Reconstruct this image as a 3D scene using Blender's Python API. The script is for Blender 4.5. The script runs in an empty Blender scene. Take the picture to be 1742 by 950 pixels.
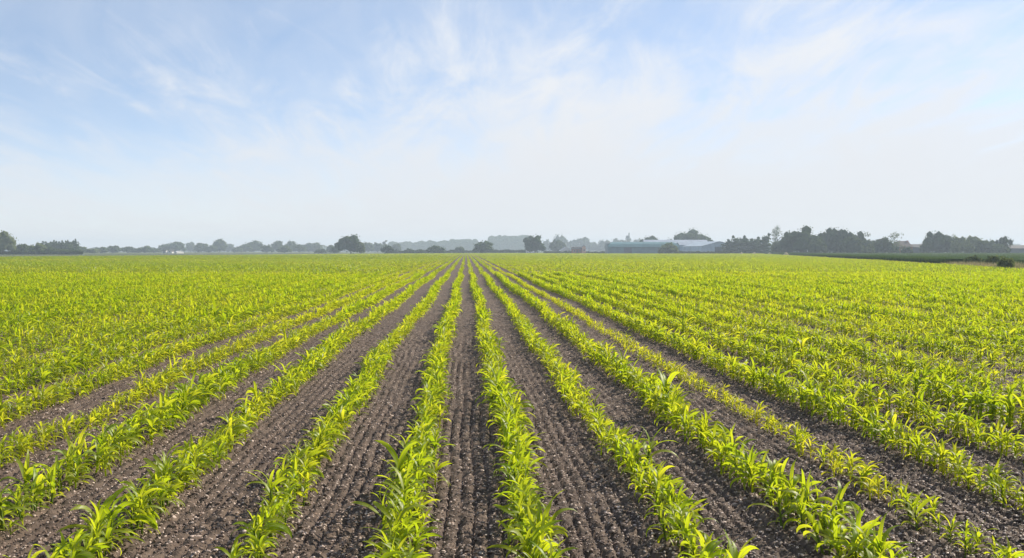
import bpy, math, random
import numpy as np
from mathutils import Vector, Matrix

# ------------------------------------------------------------------ camera, sky, sun, exposure
sc = bpy.context.scene
COL = sc.collection
EYE, FPX, HOR, VPX, W0 = 1.55, 1742 * 35 / 36, 427.0, 793.0, 1742
YAW = math.atan((871 - VPX) / FPX)
PITCH = math.atan((475 - HOR) / FPX)
cd = bpy.data.cameras.new('camera'); cam = bpy.data.objects.new('camera', cd); COL.objects.link(cam)
cam.location = (0, 0, EYE); cam.rotation_euler = (math.pi / 2 - PITCH, 0, -YAW)
cd.lens = 35; cd.sensor_width = 36; cd.clip_start = 0.05; cd.clip_end = 20000
sc.camera = cam

SUN_EL, SUN_AZ = math.radians(32), math.radians(57)      # azimuth clockwise from +Y (view direction)
sd = bpy.data.lights.new('sun', 'SUN'); sun = bpy.data.objects.new('sun', sd); COL.objects.link(sun)
sd.energy = 5.0; sd.angle = math.radians(0.6); sd.color = (1.0, 0.9, 0.76)
sdir = Vector((math.sin(SUN_AZ) * math.cos(SUN_EL), math.cos(SUN_AZ) * math.cos(SUN_EL), math.sin(SUN_EL)))
sun.rotation_euler = sdir.to_track_quat('Z', 'Y').to_euler(); sun.location = (0, 0, 60)

world = bpy.data.worlds.new('World'); sc.world = world; world.use_nodes = True
wn, wl = world.node_tree.nodes, world.node_tree.links
wn.clear()
def N(nodes, typ, **kw):
    n = nodes.new(typ)
    for k, v in kw.items():
        if k.startswith('i_'): n.inputs[k[2:].replace('_', ' ')].default_value = v
        else: setattr(n, k, v)
    return n
def M(nodes, links, op, a, b=None, c=None, clamp=False):
    n = nodes.new('ShaderNodeMath'); n.operation = op; n.use_clamp = clamp
    for i, v in enumerate((a, b, c)):
        if v is None: continue
        if isinstance(v, (int, float)): n.inputs[i].default_value = v
        else: links.new(v, n.inputs[i])
    return n.outputs[0]
def mixc(nodes, links, fac, a, b):
    n = nodes.new('ShaderNodeMix'); n.data_type = 'RGBA'
    for s, v in ((0, fac), (6, a), (7, b)):
        if isinstance(v, (int, float)): n.inputs[s].default_value = v
        elif isinstance(v, tuple): n.inputs[s].default_value = (*v, 1) if len(v) == 3 else v
        else: links.new(v, n.inputs[s])
    return n.outputs[2]
def maprange(nodes, links, v, a, b, c=0.0, d=1.0, smooth=True):
    n = nodes.new('ShaderNodeMapRange'); n.interpolation_type = 'SMOOTHSTEP' if smooth else 'LINEAR'
    links.new(v, n.inputs[0])
    for i, x in enumerate((a, b, c, d)): n.inputs[i + 1].default_value = x
    return n.outputs[0]

SKY_STRENGTH = 0.13
wtc = N(wn, 'ShaderNodeTexCoord')
wsep = N(wn, 'ShaderNodeSeparateXYZ'); wl.new(wtc.outputs['Generated'], wsep.inputs[0])
# thin air looks up a little higher in the clear sky than the eye does, so the blue reaches lower
wz = M(wn, wl, 'MULTIPLY', wsep.outputs[2], 2.3)
wcmb = N(wn, 'ShaderNodeCombineXYZ'); wl.new(wsep.outputs[0], wcmb.inputs[0]); wl.new(wsep.outputs[1], wcmb.inputs[1]); wl.new(wz, wcmb.inputs[2])
wnorm = N(wn, 'ShaderNodeVectorMath', operation='NORMALIZE'); wl.new(wcmb.outputs[0], wnorm.inputs[0])
sky = N(wn, 'ShaderNodeTexSky', sky_type='NISHITA', sun_disc=False, sun_elevation=SUN_EL, sun_rotation=SUN_AZ,
        air_density=1.0, dust_density=0.3, ozone_density=1.2)
wl.new(wnorm.outputs[0], sky.inputs[0])
def cloud_noise(rot, scale, detail, rough, dist, nscale):
    mp = N(wn, 'ShaderNodeMapping'); wl.new(wtc.outputs['Generated'], mp.inputs[0])
    mp.inputs['Rotation'].default_value = rot; mp.inputs['Scale'].default_value = scale
    nz = N(wn, 'ShaderNodeTexNoise'); wl.new(mp.outputs[0], nz.inputs['Vector'])
    nz.inputs['Scale'].default_value = nscale; nz.inputs['Detail'].default_value = detail
    nz.inputs['Roughness'].default_value = rough; nz.inputs['Distortion'].default_value = dist
    return nz.outputs[0]
# the cloud sheet lies flat overhead, so it is looked up where the view ray meets it
cz_ = M(wn, wl, 'ADD', M(wn, wl, 'ABSOLUTE', wsep.outputs[2]), 0.11)
ccmb = N(wn, 'ShaderNodeCombineXYZ')
wl.new(M(wn, wl, 'DIVIDE', wsep.outputs[0], cz_), ccmb.inputs[0]); wl.new(M(wn, wl, 'DIVIDE', wsep.outputs[1], cz_), ccmb.inputs[1])
def sheet_noise(rot, scale, detail, rough, dist, nscale, off=(0, 0, 0)):
    mp = N(wn, 'ShaderNodeMapping'); wl.new(ccmb.outputs[0], mp.inputs[0])
    mp.inputs['Rotation'].default_value = (0, 0, rot); mp.inputs['Scale'].default_value = scale; mp.inputs['Location'].default_value = off
    nz = N(wn, 'ShaderNodeTexNoise'); wl.new(mp.outputs[0], nz.inputs['Vector'])
    nz.inputs['Scale'].default_value = nscale; nz.inputs['Detail'].default_value = detail
    nz.inputs['Roughness'].default_value = rough; nz.inputs['Distortion'].default_value = dist
    return nz.outputs[0]
n_big = sheet_noise(math.radians(25), (1, 0.34, 1), 6, 0.52, 0.5, 1.5, (1.3, 0.4, 0))
n_str = sheet_noise(math.radians(-4), (1.5, 0.40, 1), 10, 0.64, 0.9, 2.4, (4.0, 2.0, 0))
n_thin = sheet_noise(math.radians(6), (0.5, 0.7, 1), 7, 0.58, 0.5, 1.6, (7.0, 1.0, 0))
el, xx = wsep.outputs[2], wsep.outputs[0]
# where the veil lies: dense low down, thinning upward, the upper left clear
veil = M(wn, wl, 'ADD', M(wn, wl, 'MULTIPLY', el, -5.6), 0.99)
veil = M(wn, wl, 'ADD', veil, M(wn, wl, 'MULTIPLY', maprange(wn, wl, xx, -0.30, 0.16), 0.62))
nsum = M(wn, wl, 'ADD', M(wn, wl, 'MULTIPLY', M(wn, wl, 'SUBTRACT', n_big, 0.5), 2.0), M(wn, wl, 'MULTIPLY', M(wn, wl, 'SUBTRACT', n_str, 0.5), 2.8))
nsum = M(wn, wl, 'ADD', nsum, M(wn, wl, 'MULTIPLY', M(wn, wl, 'SUBTRACT', n_thin, 0.5), 0.9))
low = maprange(wn, wl, el, 0.04, 0.16)
mask = M(wn, wl, 'ADD', veil, M(wn, wl, 'MULTIPLY', nsum, M(wn, wl, 'ADD', M(wn, wl, 'MULTIPLY', low, 0.75), 0.25)))
mask = maprange(wn, wl, mask, -0.1, 1.15)
mask = M(wn, wl, 'ADD', M(wn, wl, 'MULTIPLY', mask, 0.76), 0.20)
cloudcol = mixc(wn, wl, maprange(wn, wl, el, 0.0, 0.22), (3.95, 4.02, 4.15), (4.25, 4.4, 4.65))
skyc = mixc(wn, wl, 0.30, sky.outputs[0], (2.5, 3.1, 3.9))
n_soft = cloud_noise((0, math.radians(20), 0), (1.2, 1.2, 1.0), 8, 0.58, 0.6, 9.0)
mask = M(wn, wl, 'ADD', mask, M(wn, wl, 'MULTIPLY', M(wn, wl, 'SUBTRACT', n_soft, 0.5), M(wn, wl, 'MULTIPLY', maprange(wn, wl, el, 0.05, 0.16), 0.7)), clamp=True)
wmix = mixc(wn, wl, mask, skyc, cloudcol)
bg = N(wn, 'ShaderNodeBackground'); bg.inputs['Strength'].default_value = SKY_STRENGTH
wl.new(wmix, bg.inputs['Color'])
wo = N(wn, 'ShaderNodeOutputWorld'); wl.new(bg.outputs[0], wo.inputs['Surface'])

sc.view_settings.view_transform = 'Standard'; sc.view_settings.look = 'None'
sc.view_settings.exposure = 0.65; sc.view_settings.gamma = 1.0; sc.view_settings.use_curve_mapping = False
sc.cycles.use_denoising = True
sc.cycles.max_bounces = 8; sc.cycles.diffuse_bounces = 5; sc.cycles.transmission_bounces = 5; sc.cycles.volume_bounces = 0
sc.cycles.sample_clamp_indirect = 4.0

rng = np.random.default_rng(7); random.seed(7)

# ------------------------------------------------------------------ helpers
def at(px, d):
    """ground point seen in photo column px, d metres deep"""
    u = (px - 871) / FPX
    return np.array([d * (math.sin(YAW) + u * math.cos(YAW)), d * (math.cos(YAW) - u * math.sin(YAW))])
def height_at(py, d): return EYE + d * (HOR - py) / FPX
def np_mesh(name, V, quads=None, tris=None, mat=None, smooth=False, attr=None, mat_index=None):
    me = bpy.data.meshes.new(name)
    V = np.ascontiguousarray(V, dtype=np.float32).reshape(-1, 3)
    q = np.zeros((0, 4), np.int32) if quads is None else np.asarray(quads, np.int32).reshape(-1, 4)
    t = np.zeros((0, 3), np.int32) if tris is None else np.asarray(tris, np.int32).reshape(-1, 3)
    me.vertices.add(len(V)); me.vertices.foreach_set('co', V.ravel())
    me.loops.add(q.size + t.size); me.loops.foreach_set('vertex_index', np.concatenate([q.ravel(), t.ravel()]))
    me.polygons.add(len(q) + len(t))
    st = np.concatenate([np.arange(len(q)) * 4, q.size + np.arange(len(t)) * 3]).astype(np.int32)
    me.polygons.foreach_set('loop_start', st)
    me.polygons.foreach_set('use_smooth', np.full(len(q) + len(t), smooth))
    if attr is not None:
        for k, a in attr.items():
            at_ = me.attributes.new(k, 'FLOAT', 'POINT'); at_.data.foreach_set('value', np.asarray(a, np.float32).ravel())
    for m in (mat if isinstance(mat, (list, tuple)) else [mat]):
        if m: me.materials.append(m)
    if mat_index is not None: me.polygons.foreach_set('material_index', np.asarray(mat_index, np.int32))
    me.update(calc_edges=True)
    return me
def link(name, data, parent=None, loc=(0, 0, 0), rz=0.0, scale=None):
    o = bpy.data.objects.new(name, data); COL.objects.link(o); o.location = loc; o.rotation_euler = (0, 0, rz)
    if scale is not None: o.scale = scale if hasattr(scale, '__len__') else (scale,) * 3
    if parent: o.parent = parent
    return o
def tag(o, label=None, cat=None, group=None, kind=None):
    for k, v in (('label', label), ('category', cat), ('group', group), ('kind', kind)):
        if v: o[k] = v
    return o
def thing(name, label, cat, loc=(0, 0, 0), rz=0.0, group=None, scale=None):
    o = link(name, None, None, loc, rz, scale); o.empty_display_size = 0.1
    return tag(o, label, cat, group)
def smooth01(a, b, x):
    t = np.clip((x - a) / (b - a), 0, 1); return t * t * (3 - 2 * t)
class VNoise:
    def __init__(s, seed, n=512): s.n = n; s.t = np.random.default_rng(seed).random((n, n)).astype(np.float32)
    def __call__(s, x, y):
        xi = np.floor(x).astype(np.int64); yi = np.floor(y).astype(np.int64)
        fx = x - xi; fy = y - yi; fx = fx * fx * (3 - 2 * fx); fy = fy * fy * (3 - 2 * fy)
        n = s.n; a = s.t[xi % n, yi % n]; b = s.t[(xi + 1) % n, yi % n]; c = s.t[xi % n, (yi + 1) % n]; d = s.t[(xi + 1) % n, (yi + 1) % n]
        return (a * (1 - fx) + b * fx) * (1 - fy) + (c * (1 - fx) + d * fx) * fy
VN = [VNoise(100 + i) for i in range(6)]

# ------------------------------------------------------------------ materials
def newmat(name):
    m = bpy.data.materials.new(name); m.use_nodes = True; m.node_tree.nodes.clear()
    return m, m.node_tree.nodes, m.node_tree.links
def simple_mat(name, col, rough=0.7, var=0.15, nscale=2.0, spec=0.3, bump=0.0, metal=0.0):
    m, n, l = newmat(name)
    tc = N(n, 'ShaderNodeTexCoord'); nz = N(n, 'ShaderNodeTexNoise'); l.new(tc.outputs['Object'], nz.inputs['Vector'])
    nz.inputs['Scale'].default_value = nscale; nz.inputs['Detail'].default_value = 6
    f = maprange(n, l, nz.outputs[0], 0.3, 0.7)
    c = mixc(n, l, f, tuple(x * (1 - var) for x in col), tuple(min(1, x * (1 + var)) for x in col))
    p = N(n, 'ShaderNodeBsdfPrincipled'); l.new(c, p.inputs['Base Color']); p.inputs['Roughness'].default_value = rough
    p.inputs['Specular IOR Level'].default_value = spec; p.inputs['Metallic'].default_value = metal
    if bump:
        b = N(n, 'ShaderNodeBump'); b.inputs['Strength'].default_value = bump; l.new(nz.outputs[0], b.inputs['Height']); l.new(b.outputs[0], p.inputs['Normal'])
    o = N(n, 'ShaderNodeOutputMaterial'); l.new(p.outputs[0], o.inputs[0])
    return m
def leaf_mat(name, dark, light, tdark, tlight, trans=0.5, gloss=0.06, rough=0.38, objvar=0.35, attr=True, rib=False):
    m, n, l = newmat(name)
    oi = N(n, 'ShaderNodeObjectInfo')
    t = M(n, l, 'MULTIPLY', M(n, l, 'SUBTRACT', oi.outputs['Random'], 0.5), objvar)
    if attr:
        a = N(n, 'ShaderNodeAttribute', attribute_name='tint'); t = M(n, l, 'ADD', t, a.outputs['Fac'])
    t = M(n, l, 'ADD', t, 0.0, clamp=True)
    dc, tc_ = mixc(n, l, t, dark, light), mixc(n, l, t, tdark, tlight)
    if rib:                                              # paler midrib, faint blotches and dust
        ra = N(n, 'ShaderNodeAttribute', attribute_name='rib'); rm = M(n, l, 'MULTIPLY', maprange(n, l, ra.outputs['Fac'], 0.72, 0.95), 0.55)
        g = N(n, 'ShaderNodeNewGeometry'); z = N(n, 'ShaderNodeTexNoise'); l.new(g.outputs['Position'], z.inputs['Vector']); z.inputs['Scale'].default_value = 28; z.inputs['Detail'].default_value = 4
        bl = M(n, l, 'MULTIPLY', maprange(n, l, z.outputs[0], 0.52, 0.72), 0.4)
        dc = mixc(n, l, bl, dc, (0.20, 0.20, 0.07)); dc = mixc(n, l, rm, dc, (0.34, 0.38, 0.14)); tc_ = mixc(n, l, rm, tc_, (0.30, 0.36, 0.06))
    d = N(n, 'ShaderNodeBsdfDiffuse'); l.new(dc, d.inputs[0])
    tr = N(n, 'ShaderNodeBsdfTranslucent'); l.new(tc_, tr.inputs[0])
    mx = N(n, 'ShaderNodeMixShader'); mx.inputs[0].default_value = trans; l.new(d.outputs[0], mx.inputs[1]); l.new(tr.outputs[0], mx.inputs[2])
    out = mx.outputs[0]
    if gloss:
        g = N(n, 'ShaderNodeBsdfGlossy'); g.inputs['Roughness'].default_value = rough; g.inputs[0].default_value = (1, 1, 1, 1)
        lw = N(n, 'ShaderNodeLayerWeight'); lw.inputs[0].default_value = 0.25
        f = M(n, l, 'ADD', M(n, l, 'MULTIPLY', lw.outputs['Fresnel'], gloss), gloss * 0.15, clamp=True)
        mg = N(n, 'ShaderNodeMixShader'); l.new(f, mg.inputs[0]); l.new(out, mg.inputs[1]); l.new(g.outputs[0], mg.inputs[2]); out = mg.outputs[0]
    o = N(n, 'ShaderNodeOutputMaterial'); l.new(out, o.inputs[0])
    return m
M_LEAF = leaf_mat('maize_leaf', (0.13, 0.22, 0.008), (0.30, 0.32, 0.022), (0.44, 0.60, 0.008), (0.80, 0.76, 0.03), 0.54, 0.02, 0.45, rib=True)
M_STEM = leaf_mat('maize_stem', (0.09, 0.15, 0.02), (0.15, 0.20, 0.03), (0.2, 0.3, 0.02), (0.3, 0.36, 0.03), 0.2, 0.04)

def soil_material():
    m, n, l = newmat('soil')
    tc = N(n, 'ShaderNodeTexCoord'); geo = N(n, 'ShaderNodeNewGeometry')
    def nz(scale, detail=5, rough=0.6, sc3=(1, 1, 1)):
        mp = N(n, 'ShaderNodeMapping'); l.new(tc.outputs['Object'], mp.inputs[0]); mp.inputs['Scale'].default_value = sc3
        z = N(n, 'ShaderNodeTexNoise'); l.new(mp.outputs[0], z.inputs['Vector']); z.inputs['Scale'].default_value = scale
        z.inputs['Detail'].default_value = detail; z.inputs['Roughness'].default_value = rough; return z.outputs[0]
    big, mid, fine = nz(0.7), nz(9, 6), nz(60, 4, 0.7)
    c = mixc(n, l, maprange(n, l, mid, 0.3, 0.7), (0.042, 0.030, 0.022), (0.142, 0.103, 0.076))
    c = mixc(n, l, M(n, l, 'MULTIPLY', maprange(n, l, big, 0.35, 0.7), 0.45), c, (0.10, 0.070, 0.053))
    # pale flint chips and dry crumbs
    vo = N(n, 'ShaderNodeTexVoronoi'); vo.inputs['Scale'].default_value = 42; l.new(tc.outputs['Object'], vo.inputs['Vector'])
    vs = N(n, 'ShaderNodeSeparateColor'); l.new(vo.outputs['Color'], vs.inputs[0])
    chip = M(n, l, 'MULTIPLY', maprange(n, l, vo.outputs['Distance'], 0.42, 0.28), M(n, l, 'GREATER_THAN', vs.outputs[0], 0.80))
    c = mixc(n, l, chip, c, mixc(n, l, vs.outputs[1], (0.22, 0.155, 0.115), (0.55, 0.45, 0.38)))
    p = N(n, 'ShaderNodeBsdfPrincipled'); l.new(c, p.inputs['Base Color']); p.inputs['Roughness'].default_value = 0.85
    p.inputs['Specular IOR Level'].default_value = 0.25
    hsum = M(n, l, 'ADD', M(n, l, 'MULTIPLY', mid, 0.6), M(n, l, 'ADD', M(n, l, 'MULTIPLY', fine, 0.35), M(n, l, 'MULTIPLY', chip, 0.25)))
    b = N(n, 'ShaderNodeBump'); b.inputs['Strength'].default_value = 0.9; b.inputs['Distance'].default_value = 0.03
    l.new(hsum, b.inputs['Height']); l.new(b.outputs[0], p.inputs['Normal'])
    o = N(n, 'ShaderNodeOutputMaterial'); l.new(p.outputs[0], o.inputs[0])
    return m
M_SOIL = soil_material()
M_CLOD = None
def clod_material():
    m, n, l = newmat('clods')
    a = N(n, 'ShaderNodeAttribute', attribute_name='tint')
    r = N(n, 'ShaderNodeValToRGB'); l.new(a.outputs['Fac'], r.inputs[0])
    e = r.color_ramp.elements; e[0].position = 0; e[0].color = (0.055, 0.036, 0.026, 1); e[1].position = 1; e[1].color = (0.66, 0.52, 0.43, 1)
    x = e.new(0.55); x.color = (0.19, 0.125, 0.09, 1)
    p = N(n, 'ShaderNodeBsdfPrincipled'); l.new(r.outputs[0], p.inputs['Base Color']); p.inputs['Roughness'].default_value = 0.55
    o = N(n, 'ShaderNodeOutputMaterial'); l.new(p.outputs[0], o.inputs[0]); return m
M_CLOD = clod_material()

# ------------------------------------------------------------------ field layout
XR0, XRS = 24.5, 0.25                      # right edge of the maize: x = XR0 + XRS*y
def field_right(y): return XR0 + XRS * np.asarray(y, float)
def field_left(y): return np.where(np.asarray(y) < 235, -1e6, -(600 - np.asarray(y, float)) * 0.301)
FAR_Y = 600
ROWS_R = [0.345, 1.12, 1.87, 2.60, 3.32]; ROWS_L = [-0.335, -1.075, -1.87, -2.6, -3.32]
while ROWS_R[-1] < 190: ROWS_R.append(ROWS_R[-1] + 0.75)
while ROWS_L[-1] > -150: ROWS_L.append(ROWS_L[-1] - 0.75)
def row_x(x0, y):
    """the drilled rows wander a little"""
    y = np.asarray(y, float)
    s = smooth01(6, 18, y)
    return x0 + (0.075 * np.maximum(-x0, 0).clip(0, 2.4) * s) * -1 + 0.035 * np.sin(y * 0.23 + 1.3) * np.clip(y / 20, 0.2, 1.5) + 0.02 * np.sin(y * 0.9 + x0 * 2.1)

# ground to the horizon
def ground_material():
    m, n, l = newmat('far_ground')
    tc = N(n, 'ShaderNodeTexCoord'); z = N(n, 'ShaderNodeTexNoise'); l.new(tc.outputs['Object'], z.inputs['Vector']); z.inputs['Scale'].default_value = 0.02; z.inputs['Detail'].default_value = 8
    z2 = N(n, 'ShaderNodeTexNoise'); l.new(tc.outputs['Object'], z2.inputs['Vector']); z2.inputs['Scale'].default_value = 0.8; z2.inputs['Detail'].default_value = 6
    c = mixc(n, l, maprange(n, l, z.outputs[0], 0.35, 0.65), (0.05, 0.08, 0.02), (0.10, 0.11, 0.04))
    c = mixc(n, l, M(n, l, 'MULTIPLY', maprange(n, l, z2.outputs[0], 0.4, 0.7), 0.5), c, (0.14, 0.13, 0.06))
    p = N(n, 'ShaderNodeBsdfPrincipled'); l.new(c, p.inputs['Base Color']); p.inputs['Roughness'].default_value = 0.9; p.inputs['Specular IOR Level'].default_value = 0.1
    o = N(n, 'ShaderNodeOutputMaterial'); l.new(p.outputs[0], o.inputs[0]); return m
gx = np.linspace(-1900, 1900, 39); gy = np.linspace(-150, 2400, 27)
GX, GY = np.meshgrid(gx, gy); GV = np.stack([GX, GY, np.full_like(GX, -0.12)], -1).reshape(-1, 3)
def grid_quads(nr, nc):
    i = np.arange(nr - 1)[:, None] * nc + np.arange(nc - 1)[None, :]
    return np.stack([i, i + 1, i + nc + 1, i + nc], -1).reshape(-1, 4)
tag(link('ground', np_mesh('ground', GV, grid_quads(27, 39), mat=ground_material())), kind='structure')

# tilled soil of the maize field, one graded sheet
ys = [2.2]
while ys[-1] < 60: ys.append(ys[-1] + max(0.012, 0.0036 * ys[-1]) * (1 if ys[-1] < 16 else 1 + (ys[-1] - 16) / 10))
ys += list(np.geomspace(64, FAR_Y, 40)); ys = np.array(ys)
NC = 860
tt = np.linspace(-1, 1, NC)
xl = np.maximum(-0.62 * ys - 2.6, field_left(ys)); xr = np.minimum(0.74 * ys + 2.6, field_right(ys))
SX = xl[:, None] + (tt[None, :] + 1) / 2 * (xr - xl)[:, None]; SY = np.repeat(ys[:, None], NC, 1)
def soil_height(x, y):
    fade = 1 - smooth01(22, 45, y)
    xw = x + 0.012 * np.sin(y * 1.7) + 0.03 * (VN[0](x * 0.5, y * 0.25) - 0.5)
    ph = np.abs(((xw / 0.082) % 1.0) - 0.5) * 0.082
    groove = 0.55 - 2.7 * np.exp(-(ph / 0.009) ** 2)
    amp = 0.75 + 0.5 * VN[1](x * 1.5, y * 0.6)
    h = 0.013 * groove * amp
    h = h + 0.022 * np.maximum(VN[2](x * 24, y * 15) - 0.45, 0) ** 1.0 + 0.030 * (VN[3](x * 44, y * 34) - 0.5) * 0.75
    h = h + 0.016 * (VN[4](x * 75, y * 65) - 0.5)
    h = h + 0.02 * (VN[5](x * 3, y * 2.0) - 0.5)
    return h * fade
SZ = soil_height(SX, SY)
tag(link('soil', np_mesh('soil', np.stack([SX, SY, SZ], -1), grid_quads(len(ys), NC), mat=M_SOIL, smooth=True)), kind='structure')

# loose clods and flints on the soil
ico = np.array([[0, 0, 1], [0.894, 0, 0.447], [0.276, 0.851, 0.447], [-0.724, 0.526, 0.447], [-0.724, -0.526, 0.447], [0.276, -0.851, 0.447],
                [0.724, 0.526, -0.447], [-0.276, 0.851, -0.447], [-0.894, 0, -0.447], [-0.276, -0.851, -0.447], [0.724, -0.526, -0.447], [0, 0, -1]])
icof = np.array([[0, 1, 2], [0, 2, 3], [0, 3, 4], [0, 4, 5], [0, 5, 1], [1, 6, 2], [2, 7, 3], [3, 8, 4], [4, 9, 5], [5, 10, 1],
                 [1, 10, 6], [2, 6, 7], [3, 7, 8], [4, 8, 9], [5, 9, 10], [6, 11, 7], [7, 11, 8], [8, 11, 9], [9, 11, 10], [10, 11, 6]])
NCL = 170000
cy = 4.2 * (26 / 4.2) ** rng.random(NCL)
cx = -0.55 * cy - 1 + rng.random(NCL) * (1.2 * cy + 2)
cs = 0.0034 + 0.006 * rng.random(NCL) ** 2.2; big_ = rng.random(NCL) < 0.05; cs[big_] *= 1.9
cz = soil_height(cx, cy) + cs * 0.25
ang = rng.random((NCL, 3)) * 6.28
jit = 1 + 0.35 * (rng.random((NCL, 12)) - 0.5)
vv = ico[None] * jit[..., None] * np.stack([0.8 + 0.6 * rng.random(NCL), 0.8 + 0.6 * rng.random(NCL), 0.5 + 0.4 * rng.random(NCL)], -1)[:, None, :]
ca, sa = np.cos(ang[:, 0])[:, None], np.sin(ang[:, 0])[:, None]
cv = np.stack([vv[..., 0] * ca - vv[..., 1] * sa, vv[..., 0] * sa + vv[..., 1] * ca, vv[..., 2]], -1) * cs[:, None, None] + np.stack([cx, cy, cz], -1)[:, None, :]
cf = (icof[None] + (np.arange(NCL) * 12)[:, None, None]).reshape(-1, 3)
tag(link('soil_clods', np_mesh('soil_clods', cv, tris=cf, mat=M_CLOD, attr={'tint': np.repeat(rng.random(NCL) ** 1.3, 12)})), 'small brown clods and pale flint chips strewn over the tilled soil', 'clods', kind='stuff')

# ------------------------------------------------------------------ maize plants
def leaf_geo(r, z0, az, e0, droop, L, Wd, twist, nseg, nacross, wind):
    """one arching blade: returns verts (nseg+1)*(nacross+1) and quads"""
    t = np.linspace(0, 1, nseg + 1)
    el = e0 - droop * (t ** 1.4)
    ds = L / nseg
    p = np.zeros((nseg + 1, 3)); p[0] = (0, 0, z0)
    a = az + 0.35 * r.standard_normal() * t
    tang = np.stack([np.cos(el) * np.cos(a), np.cos(el) * np.sin(a), np.sin(el)], -1)
    tang[:, 0] += wind * t
    tang /= np.linalg.norm(tang, axis=1)[:, None]
    for i in range(nseg): p[i + 1] = p[i] + (tang[i] + tang[i + 1]) * 0.5 * ds
    side = np.stack([-np.sin(a), np.cos(a), np.zeros_like(a)], -1)
    up = np.cross(tang, side); up /= np.linalg.norm(up, axis=1)[:, None]; side = np.cross(up, tang)
    tw = twist * t
    s2 = side * np.cos(tw)[:, None] + up * np.sin(tw)[:, None]; u2 = up * np.cos(tw)[:, None] - side * np.sin(tw)[:, None]
    w = Wd * np.maximum((t + 0.06) ** 0.45 * (1 - t) ** 0.75 * 1.75, 0.02)
    k = np.linspace(-1, 1, nacross + 1)
    fold = 0.22 * np.abs(k) if nacross > 1 else np.zeros_like(k)
    wav = 0.10 * np.sin(t * 14 + r.random() * 6)[:, None] * np.abs(k)[None, :] if nacross > 1 else 0
    V = p[:, None, :] + s2[:, None, :] * (k[None, :, None] * w[:, None, None] * 0.5) + u2[:, None, :] * ((fold[None, :] + wav) * w[:, None] * 0.5)[..., None]
    return V.reshape(-1, 3), grid_quads(nseg + 1, nacross + 1)
def plant_geo(seed, nleaf, nseg, nacross, stem_sides=5, fat=1.0):
    r = np.random.default_rng(seed)
    base = math.pi / 2 * 0 + r.normal(0, 0.5)              # leaf ranks mostly across the row
    hs = 0.11 + 0.05 * r.random()
    lean = r.normal(0, 0.05, 2)
    ns = 4 if stem_sides > 3 else 1
    zz = np.linspace(-0.02, hs, ns + 1); aa = np.arange(stem_sides) * 2 * np.pi / stem_sides
    rad = np.linspace(0.0075, 0.0045, ns + 1)
    sv = np.stack([np.stack([rad[i] * np.cos(aa) + lean[0] * max(zz[i], 0) , rad[i] * np.sin(aa) + lean[1] * max(zz[i], 0), np.full(stem_sides, zz[i])], -1) for i in range(ns + 1)]).reshape(-1, 3)
    sq = np.array([[i * stem_sides + j, i * stem_sides + (j + 1) % stem_sides, (i + 1) * stem_sides + (j + 1) % stem_sides, (i + 1) * stem_sides + j] for i in range(ns) for j in range(stem_sides)])
    leaves = []
    for i in range(nleaf):
        f = i / max(nleaf - 1, 1)
        z0 = 0.03 + (hs - 0.03) * f ** 0.8
        e0 = math.radians(36 + 44 * f + r.normal(0, 10)); droop = math.radians(80 + 75 * r.random() - 60 * f * r.random())
        if i == nleaf - 1: e0, droop = math.radians(84), math.radians(15 + 60 * r.random())
        L = (0.07 + 0.092 * math.sin(math.pi * (0.18 + 0.62 * f))) * (0.7 + 0.6 * r.random())
        Wd = (0.011 + 0.0145 * math.sin(math.pi * (0.15 + 0.7 * f))) * (0.9 + 0.3 * r.random()) * fat
        az = base + (i % 2) * math.pi + r.normal(0, 0.75)
        V, F = leaf_geo(r, z0, az, e0, droop, L, Wd, r.normal(0, 1.1), nseg, nacross, 0.28)
        V[:, 0] += lean[0] * z0; V[:, 1] += lean[1] * z0
        leaves.append((V, F, 0.22 * max(0, 0.35 - f) / 0.35 + r.normal(0, 0.1), np.tile(1 - np.abs(np.linspace(-1, 1, nacross + 1)), nseg + 1)))
    return (sv, sq), leaves

NVAR = 18
VAR_A = [plant_geo(50 + i, 9, 7, 2) for i in range(NVAR)]
VAR_B = [plant_geo(80 + i, 9, 4, 1, 3, 1.1) for i in range(8)]
VAR_C = [plant_geo(120 + i, 6, 2, 1, 3, 1.7) for i in range(6)]

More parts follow.
